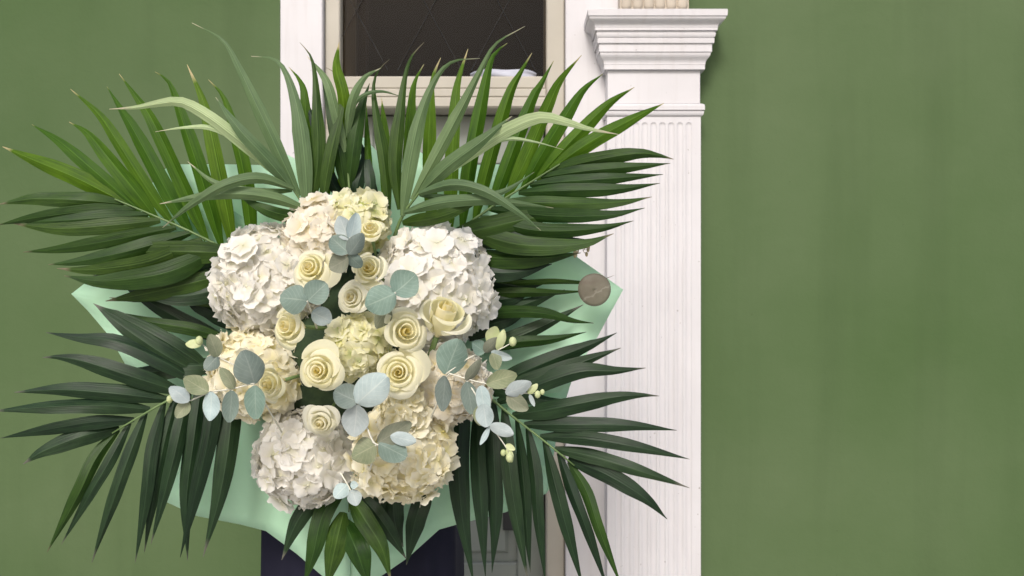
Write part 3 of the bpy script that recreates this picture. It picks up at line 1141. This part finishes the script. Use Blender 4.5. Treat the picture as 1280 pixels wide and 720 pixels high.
rose('yellow cream rose just above the paired round eucalyptus leaves', 465, 338, 29, 'half_b', (-.15, .25), -.022, 1.0)
rose('small cream rose tucked under the topmost lime cream hydrangea', 464, 292, 23, 'half', (0, .75), -.008, 2.0)
rose('cream rose between the paired eucalyptus leaves and the open yellow rose', 504, 415, 34, 'half', (.42, .12), -.03, .3)
rose('tall half closed cream rose seen from its side under the white hydrangea', 552, 402, 45, 'goblet', (.5, 1.25), -.04, 2.6)
rose('wide open yellow hearted rose beside the dark gap', 500, 466, 34, 'open', (.0, .12), -.034, .9)
rose('ivory rose beside the lime hydrangea in the bouquet middle', 444, 374, 25, 'ivory', (-.35, .2), -.015, 2.2)
rose('cream rose in front of the white hydrangea near the green wall', 392, 338, 30, 'open', (-.2, .25), -.02, .2)
rose('cream rose looking towards the green wall, middle of three', 368, 408, 33, 'half', (-.5, .1), -.03, 2.7)
rose('open cream rose just below the bouquet middle, beside lime florets', 402, 462, 32, 'open', (-.1, .0), -.034, 1.9)
rose('half closed cream rose low on the side away from the pilaster', 344, 478, 29, 'half_b', (-.5, -.1), -.02, .6)
rose('ivory rose above the lowest white hydrangea', 404, 524, 26, 'ivory', (-.1, -.3), -.02, 3.0)


# ------------------------------------------------------------------ hydrangeas
def floret_mesh(seed, mat):
    r_ = random.Random(seed)
    v, f, tint, uv = [], [], [], []
    nu, nv = 7, 6
    for k in range(4):
        a0 = k * math.pi / 2 + r_.uniform(-.18, .18)
        L = r_.uniform(.86, 1.08)
        W = r_.uniform(.60, .78)
        lift = r_.uniform(.05, .42)
        ph = r_.uniform(0, 6.28)
        zo = .05 * (k % 2)
        off = len(v)
        cup = r_.uniform(-.25, .30)
        for b in range(nv):
            q = b / (nv - 1)
            for a in range(nu):
                u = -1 + 2 * a / (nu - 1)
                # broad obovate outline with a scalloped, notched rim
                wv = W * (math.sin(min(1, q * 1.18 + .06) * math.pi * .62)) ** .9
                rr = L * (.05 + q * .95) * (1 - .20 * q * abs(u) ** 2.4 - .05 * q * math.cos(9 * u + ph))
                x = rr
                y = u * wv * (.95 - .18 * q)
                z = zo + lift * q * q - .10 * q + cup * (u * u) * q * .6 + .075 * q * q * math.sin(5 * u + ph) + .05 * q * math.sin(3 * u - 2 * ph)
                z -= .22 * max(0, q - .7)
                ca, sa = math.cos(a0), math.sin(a0)
                v.append(Vector((x * ca - y * sa, x * sa + y * ca, z)))
                tint.append((min(1, q * 1.05), abs(u), 0))
                uv.append((a / (nu - 1), q))
        f += grid_faces(nv, nu, off)
    # the small bead in the middle
    off = len(v)
    for b in range(3):
        ph = math.pi / 2 * b / 2
        for k in range(6):
            v.append(Vector((math.cos(k * 1.047) * math.cos(ph) * .09, math.sin(k * 1.047) * math.cos(ph) * .09, .04 + .10 * math.sin(ph))))
            tint.append((.02, 0, 0))
            uv.append((0, 0))
    f += grid_faces(3, 6, off, True)
    return make_mesh('floret', v, f, mat, uv, tint)


FLO = {}


def hydrangea(label, px, py, rpx, mat, n, size, seed, dd=0.0, squash=1.0):
    r_ = random.Random(seed)
    if mat not in FLO:
        FLO[mat] = [floret_mesh(hash_ + 31 * len(FLO), M[mat]) for hash_ in range(1, 9)]
    d_front = dome_d(px, py) + dd
    R = rpx * d_front / F
    d = d_front + R * .75
    rpx = rpx * 1.0
    c = P(px, py, d)
    # keep the picture size although the centre lies deeper
    R = rpx * d / F
    out = (c - P(438, 434, 1.24)).normalized()
    out = (out * .6 + Vector((0, -1, 0)) * .75).normalized()
    root = empty('hydrangea', c)
    tag(root, label, 'hydrangea', 'hydrangea heads of the bouquet')
    cv = []
    rows, seg = 9, 14
    for r in range(rows):
        th = math.pi * r / (rows - 1) - math.pi / 2
        for k in range(seg):
            a = 2 * math.pi * k / seg
            q = Vector((math.cos(a) * math.cos(th), math.sin(a) * math.cos(th), math.sin(th)))
            cv.append(q * R * .72 * (1 + .08 * mnoise.noise(q * 3)))
    link('core', make_mesh('core', cv, grid_faces(rows, seg, closed=True), M['hyd_core']), root)
    fr = size * d / F
    i = k = 0
    total = n
    ga = math.pi * (3 - math.sqrt(5))
    while i < total:
        zz = 1 - 2 * (i + .5) / total
        rr = math.sqrt(1 - zz * zz)
        q = Vector((math.cos(i * ga) * rr, math.sin(i * ga) * rr, zz))
        i += 1
        q = (q + Vector([r_.uniform(-.13, .13) for _ in range(3)])).normalized()
        if q.dot(out) < -.12:
            continue
        o = link('floret', r_.choice(FLO[mat]), root)
        lump = 1 + .20 * mnoise.noise(q * 2.3 + Vector((seed, 0, 0)))
        o.location = q * (R * lump - fr * .35) * r_.uniform(.94, 1.03)
        o.rotation_mode = 'QUATERNION'
        tilt = (q + Vector([r_.uniform(-.33, .33) for _ in range(3)])).normalized()
        o.rotation_quaternion = tilt.to_track_quat('Z', 'Y') @ Quaternion((0, 0, 1), r_.uniform(0, 6.28))
        s = fr * r_.uniform(.95, 1.28)
        o.scale = (s, s, s * r_.uniform(.8, 1.25))
    return root


hydrangea('lime cream hydrangea crowning the bouquet under the upright fronds', 447, 280, 40, 'hyd_green', 107, 13.9, 1, .0)
hydrangea('big white hydrangea head facing the mint paper corner', 540, 360, 77, 'hyd_white', 275, 16.4, 2, .012)
hydrangea('peach white hydrangea behind the trailing eucalyptus sprig', 563, 480, 49, 'hyd_peach', 145, 14.8, 3, -.03)
hydrangea('large cream yellow hydrangea lowest beside the dark frond', 503, 561, 65, 'hyd_cream', 217, 16.4, 4, -.045)
hydrangea('lime yellow hydrangea showing green hearts in the bouquet middle', 447, 432, 41, 'hyd_green', 107, 14.8, 5, -.008)
hydrangea('small cream hydrangea just under the wide open rose', 505, 510, 29, 'hyd_cream', 63, 14.8, 6, -.036)
hydrangea('big white hydrangea head facing the green wall', 342, 352, 72, 'hyd_white', 261, 16.4, 7, .012)
hydrangea('cream hydrangea low on the side facing the green wall', 326, 462, 62, 'hyd_cream', 203, 16.4, 8, .015)
hydrangea('lowest white hydrangea on the side away from the pilaster', 384, 568, 62, 'hyd_white', 203, 16.4, 9, .0)
hydrangea('peach hydrangea near the top, under the frond before the green wall', 402, 292, 44, 'hyd_peach', 121, 14.8, 10, .0)


# ------------------------------------------------------------------ eucalyptus
def euc_leaf_geo(base, tip, wpx, d0, d1, tilt, cup, seed):
    r_ = random.Random(seed)
    a, b = P(*base, d0), P(*tip, d1)
    ax = b - a
    L = ax.length
    tg = ax.normalized()
    view = -Vector((a.x, a.y, a.z - CZ)).normalized()
    nrm = (view - tg * view.dot(tg)).normalized()
    nrm = Quaternion(tg, tilt) @ nrm
    side = tg.cross(nrm)
    hw = wpx * .5 * d0 / F
    bend = r_.uniform(-.10, .10) * L
    v, uv = [], []
    nv, nu = 11, 7
    for j in range(nv):
        q = j / (nv - 1)
        pr = max(.03, math.sin(math.pi * (.02 + .96 * q ** .9)) ** .62)
        for i in range(nu):
            u = -1 + 2 * i / (nu - 1)
            p = a + tg * (L * q) + side * (u * hw * pr * (1 + .04 * math.sin(7 * q + seed)))
            p += nrm * (cup * hw * (u * u - .4) * pr + bend * math.sin(math.pi * q) + .05 * hw * math.sin(5 * q + 3 * u + seed))
            v.append(p)
            uv.append((i / (nu - 1), q))
    return v, grid_faces(nv, nu), uv


def sprig(label, stems, leaves, buds=()):
    root = empty('eucalyptus_sprig', P(*stems[0][0][0]))
    tag(root, label, 'eucalyptus', 'eucalyptus sprigs in the bouquet')
    org = root.location
    for pts, r0, r1 in stems:
        v, f = tube(spline([P(*p) for p in pts], 10), r0 / 1000, r1 / 1000, 6)
        link('stem', make_mesh('stem', [q - org for q in v], f, M['euc_stem']), root)
    for k, (base, tip, wd, d0, d1, tilt, mt) in enumerate(leaves):
        v, f, uv = euc_leaf_geo(base, tip, wd, d0, d1, tilt, .22 * (1 if k % 2 else -1), k + len(label))
        link('leaf', make_mesh('leaf', [q - org for q in v], f, M[mt], uv), root)
    for (x, y, d, r) in buds:
        c = P(x, y, d)
        rr = r * d / F
        v = []
        for i in range(6):
            th = math.pi * i / 5 - math.pi / 2
            for j in range(8):
                an = j * math.pi / 4
                v.append(c - org + Vector((math.cos(an) * math.cos(th) * rr, math.sin(an) * math.cos(th) * rr, math.sin(th) * rr * 1.25)))
        link('bud', make_mesh('bud', v, grid_faces(6, 8, closed=True), M['euc_bud']), root)
    return root


EB, EP, EO, EU = 'euc_blue', 'euc_pale', 'euc_olive', 'euc_bud'
sprig('pair of round blue grey eucalyptus leaves between the cream roses',
      [([(494, 366, .90), (486, 382, .93), (476, 400, .97)], 1.2, 1.4)],
      [((494, 367), (457, 383), 40, .90, .90, .1, EB), ((492, 366), (520, 343), 40, .90, .905, -.2, EB), ((484, 380), (470, 410), 24, .92, .935, .3, EO)])
sprig('blue grey eucalyptus leaves beside the small rose at the bouquet top',
      [([(436, 318, .90), (437, 300, .90), (438, 284, .905)], 1.2, .9), ([(436, 318, .90), (432, 340, .94)], 1.2, 1.3)],
      [((436, 318), (454, 292), 22, .895, .90, .3, EB), ((438, 300), (446, 266), 20, .90, .905, .4, EP), ((436, 318), (452, 334), 18, .90, .91, .2, EB),
       ((436, 316), (414, 296), 28, .895, .90, .2, EB), ((437, 300), (424, 270), 24, .90, .905, .2, EP), ((435, 322), (412, 336), 26, .895, .90, .2, EO)])
sprig('silver blue eucalyptus leaf over the bouquet middle with olive leaves below it',
      [([(447, 502, .895), (458, 532, .90), (470, 556, .90), (488, 545, .905)], 1.3, 1.1), ([(470, 556, .90), (462, 590, .95)], 1.2, 1.4)],
      [((446, 504), (484, 470), 42, .89, .885, .1, EP), ((446, 506), (442, 546), 34, .89, .895, .1, EP), ((470, 556), (440, 572), 34, .90, .905, .2, EO),
       ((472, 554), (514, 528), 26, .90, .90, .3, EO), ((474, 554), (508, 572), 34, .90, .90, .1, EB), ((447, 502), (418, 488), 34, .89, .89, .2, EB),
       ((488, 545), (520, 552), 18, .90, .90, .1, EP)])
sprig('long eucalyptus sprig trailing out over the lower dark frond',
      [([(530, 540, .99), (548, 500, .93), (557, 468, .905), (582, 474, .90), (612, 480, .895), (640, 490, .89), (660, 492, .89), (673, 492, .89)], 1.2, .7),
       ([(582, 474, .90), (594, 492, .895), (602, 512, .893), (612, 530, .89), (628, 552, .89), (636, 565, .89)], 1.0, .6),
       ([(557, 468, .905), (585, 448, .91), (606, 440, .915), (622, 438, .91), (640, 428, .91)], 1.0, .6)],
      [((557, 468), (574, 424), 40, .905, .90, .2, EB), ((556, 470), (553, 514), 24, .90, .905, .5, EB), ((582, 475), (601, 449), 16, .897, .90, .6, EO),
       ((584, 477), (590, 518), 22, .895, .90, .2, EB), ((601, 482), (607, 520), 20, .888, .89, .3, EP), ((604, 505), (608, 534), 24, .885, .885, .2, EP),
       ((598, 508), (600, 532), 18, .893, .893, .3, EO), ((608, 480), (646, 468), 23, .888, .885, .1, EO), ((632, 492), (664, 478), 20, .882, .878, .3, EP),
       ((634, 494), (660, 512), 22, .885, .882, .3, EO), ((660, 492), (672, 480), 9, .885, .885, .2, EU), ((662, 493), (668, 508), 6, .885, .885, .1, EP),
       ((612, 532), (642, 543), 17, .884, .88, .2, EP), ((612, 534), (600, 556), 8, .888, .888, .4, EP),
       ((606, 440), (622, 422), 18, .91, .905, .5, EO), ((606, 440), (590, 428), 20, .91, .90, .3, EB), ((616, 440), (622, 462), 18, .905, .90, .4, EO),
       ((614, 440), (640, 448), 13, .905, .90, .4, EP), ((622, 438), (630, 412), 12, .91, .905, .3, EU), ((612, 430), (620, 408), 18, .915, .91, .2, EU),
       ((634, 560), (640, 578), 9, .89, .888, .2, EU), ((632, 556), (644, 562), 8, .89, .888, .2, EU)],
      [(641, 427, .905, 5), (672, 493, .885, 4), (678, 490, .886, 3), (637, 572, .886, 5), (629, 566, .888, 3.5)])
sprig('white round eucalyptus leaves peeping out under the cream hydrangea',
      [([(425, 590, .97), (434, 605, .96), (440, 616, .955)], 1.1, .8)],
      [((440, 612), (446, 632), 18, .955, .95, .1, EP), ((438, 606), (448, 606), 10, .955, .95, .1, EP), ((434, 606), (418, 622), 20, .958, .95, .2, EP)])
sprig('eucalyptus sprig trailing out over the low frond near the green wall',
      [([(352, 540, .99), (332, 505, .93), (318, 480, .905), (292, 486, .90), (262, 490, .895), (234, 502, .89), (214, 500, .89)], 1.2, .7),
       ([(318, 480, .905), (296, 458, .91), (272, 446, .91), (250, 428, .91)], 1.0, .6)],
      [((318, 480), (304, 438), 38, .905, .90, .2, EB), ((319, 482), (320, 524), 28, .90, .905, .4, EB), ((292, 486), (276, 460), 18, .897, .90, .5, EO),
       ((290, 488), (286, 528), 22, .895, .90, .2, EB), ((264, 490), (262, 526), 22, .888, .89, .3, EP), ((260, 490), (230, 472), 24, .888, .885, .1, EO),
       ((236, 502), (212, 484), 20, .882, .878, .3, EP), ((236, 502), (220, 522), 18, .885, .882, .3, EO), ((272, 446), (256, 462), 20, .905, .90, .3, EB),
       ((272, 446), (262, 418), 20, .905, .90, .3, EO), ((252, 430), (232, 430), 12, .905, .90, .3, EU)],
      [(249, 426, .905, 5), (212, 499, .886, 4)])
sprig('pair of round eucalyptus leaves beside the rose facing the green wall',
      [([(384, 376, .90), (390, 392, .93), (396, 410, .97)], 1.2, 1.4)],
      [((384, 376), (350, 372), 38, .90, .90, .1, EB), ((385, 376), (408, 354), 34, .90, .905, -.2, EB), ((390, 390), (414, 402), 26, .92, .925, .3, EP)])

# ------------------------------------------------------------------ dried pieces at the paper corner
dc = P(743, 362, 1.075)
v, uv, rows, seg = [], [], 6, 36
R = 20.5 * 1.075 / F
for r in range(rows):
    q = r / (rows - 1)
    for k in range(seg):
        a = 2 * math.pi * k / seg
        rr = R * q * (1 + .012 * math.sin(3 * a))
        v.append(Vector((math.cos(a) * rr, -.003 * (1 - q * q) + .0012 * math.sin(2 * a) * q, math.sin(a) * rr)))
        uv.append((.5 + .5 * q * math.cos(a), .5 + .5 * q * math.sin(a)))
disc = link('dried_seed_disc', make_mesh('dried_seed_disc', v, grid_faces(rows, seg, closed=True), M['disc'], uv), None, dc)
s = disc.modifiers.new('thickness', 'SOLIDIFY')
s.thickness = .0006
tag(disc, 'round brown grey dried disc at the tips of thin leaflets over the paper corner', 'seed disc')


def dried_sprig(label, px, py, d, mat, n, spread, seed):
    r_ = random.Random(seed)
    root = empty('dried_sprig', P(px, py, d))
    tag(root, label, 'dried flower', 'small filler sprigs at the fan edge')
    for k in range(n):
        e = Vector((r_.uniform(-1, 1), r_.uniform(-.3, .3), r_.uniform(-1, .6))) * spread
        vv, ff = tube([Vector((0, .004, spread)), e * .5, e], .0006, .0004, 5)
        link('stem', make_mesh('stem', vv, ff, mat), root)
        g = []
        for i in range(5):
            th = math.pi * i / 4 - math.pi / 2
            for j in range(6):
                an = j * math.pi / 3
                g.append(e + Vector((math.cos(an) * math.cos(th), math.sin(an) * math.cos(th), math.sin(th) * 1.6)) * .0022)
        link('seed_head', make_mesh('seed_head', g, grid_faces(5, 6, closed=True), mat), root)
    return root


dried_sprig('tiny tan dried sprig above the mint paper corner', 726, 312, 1.10, M['dried'], 9, .013, 4)
dried_sprig('tiny pale green sprig under the longest bright leaflet', 731, 200, 1.09, M['euc_bud'], 10, .015, 5)
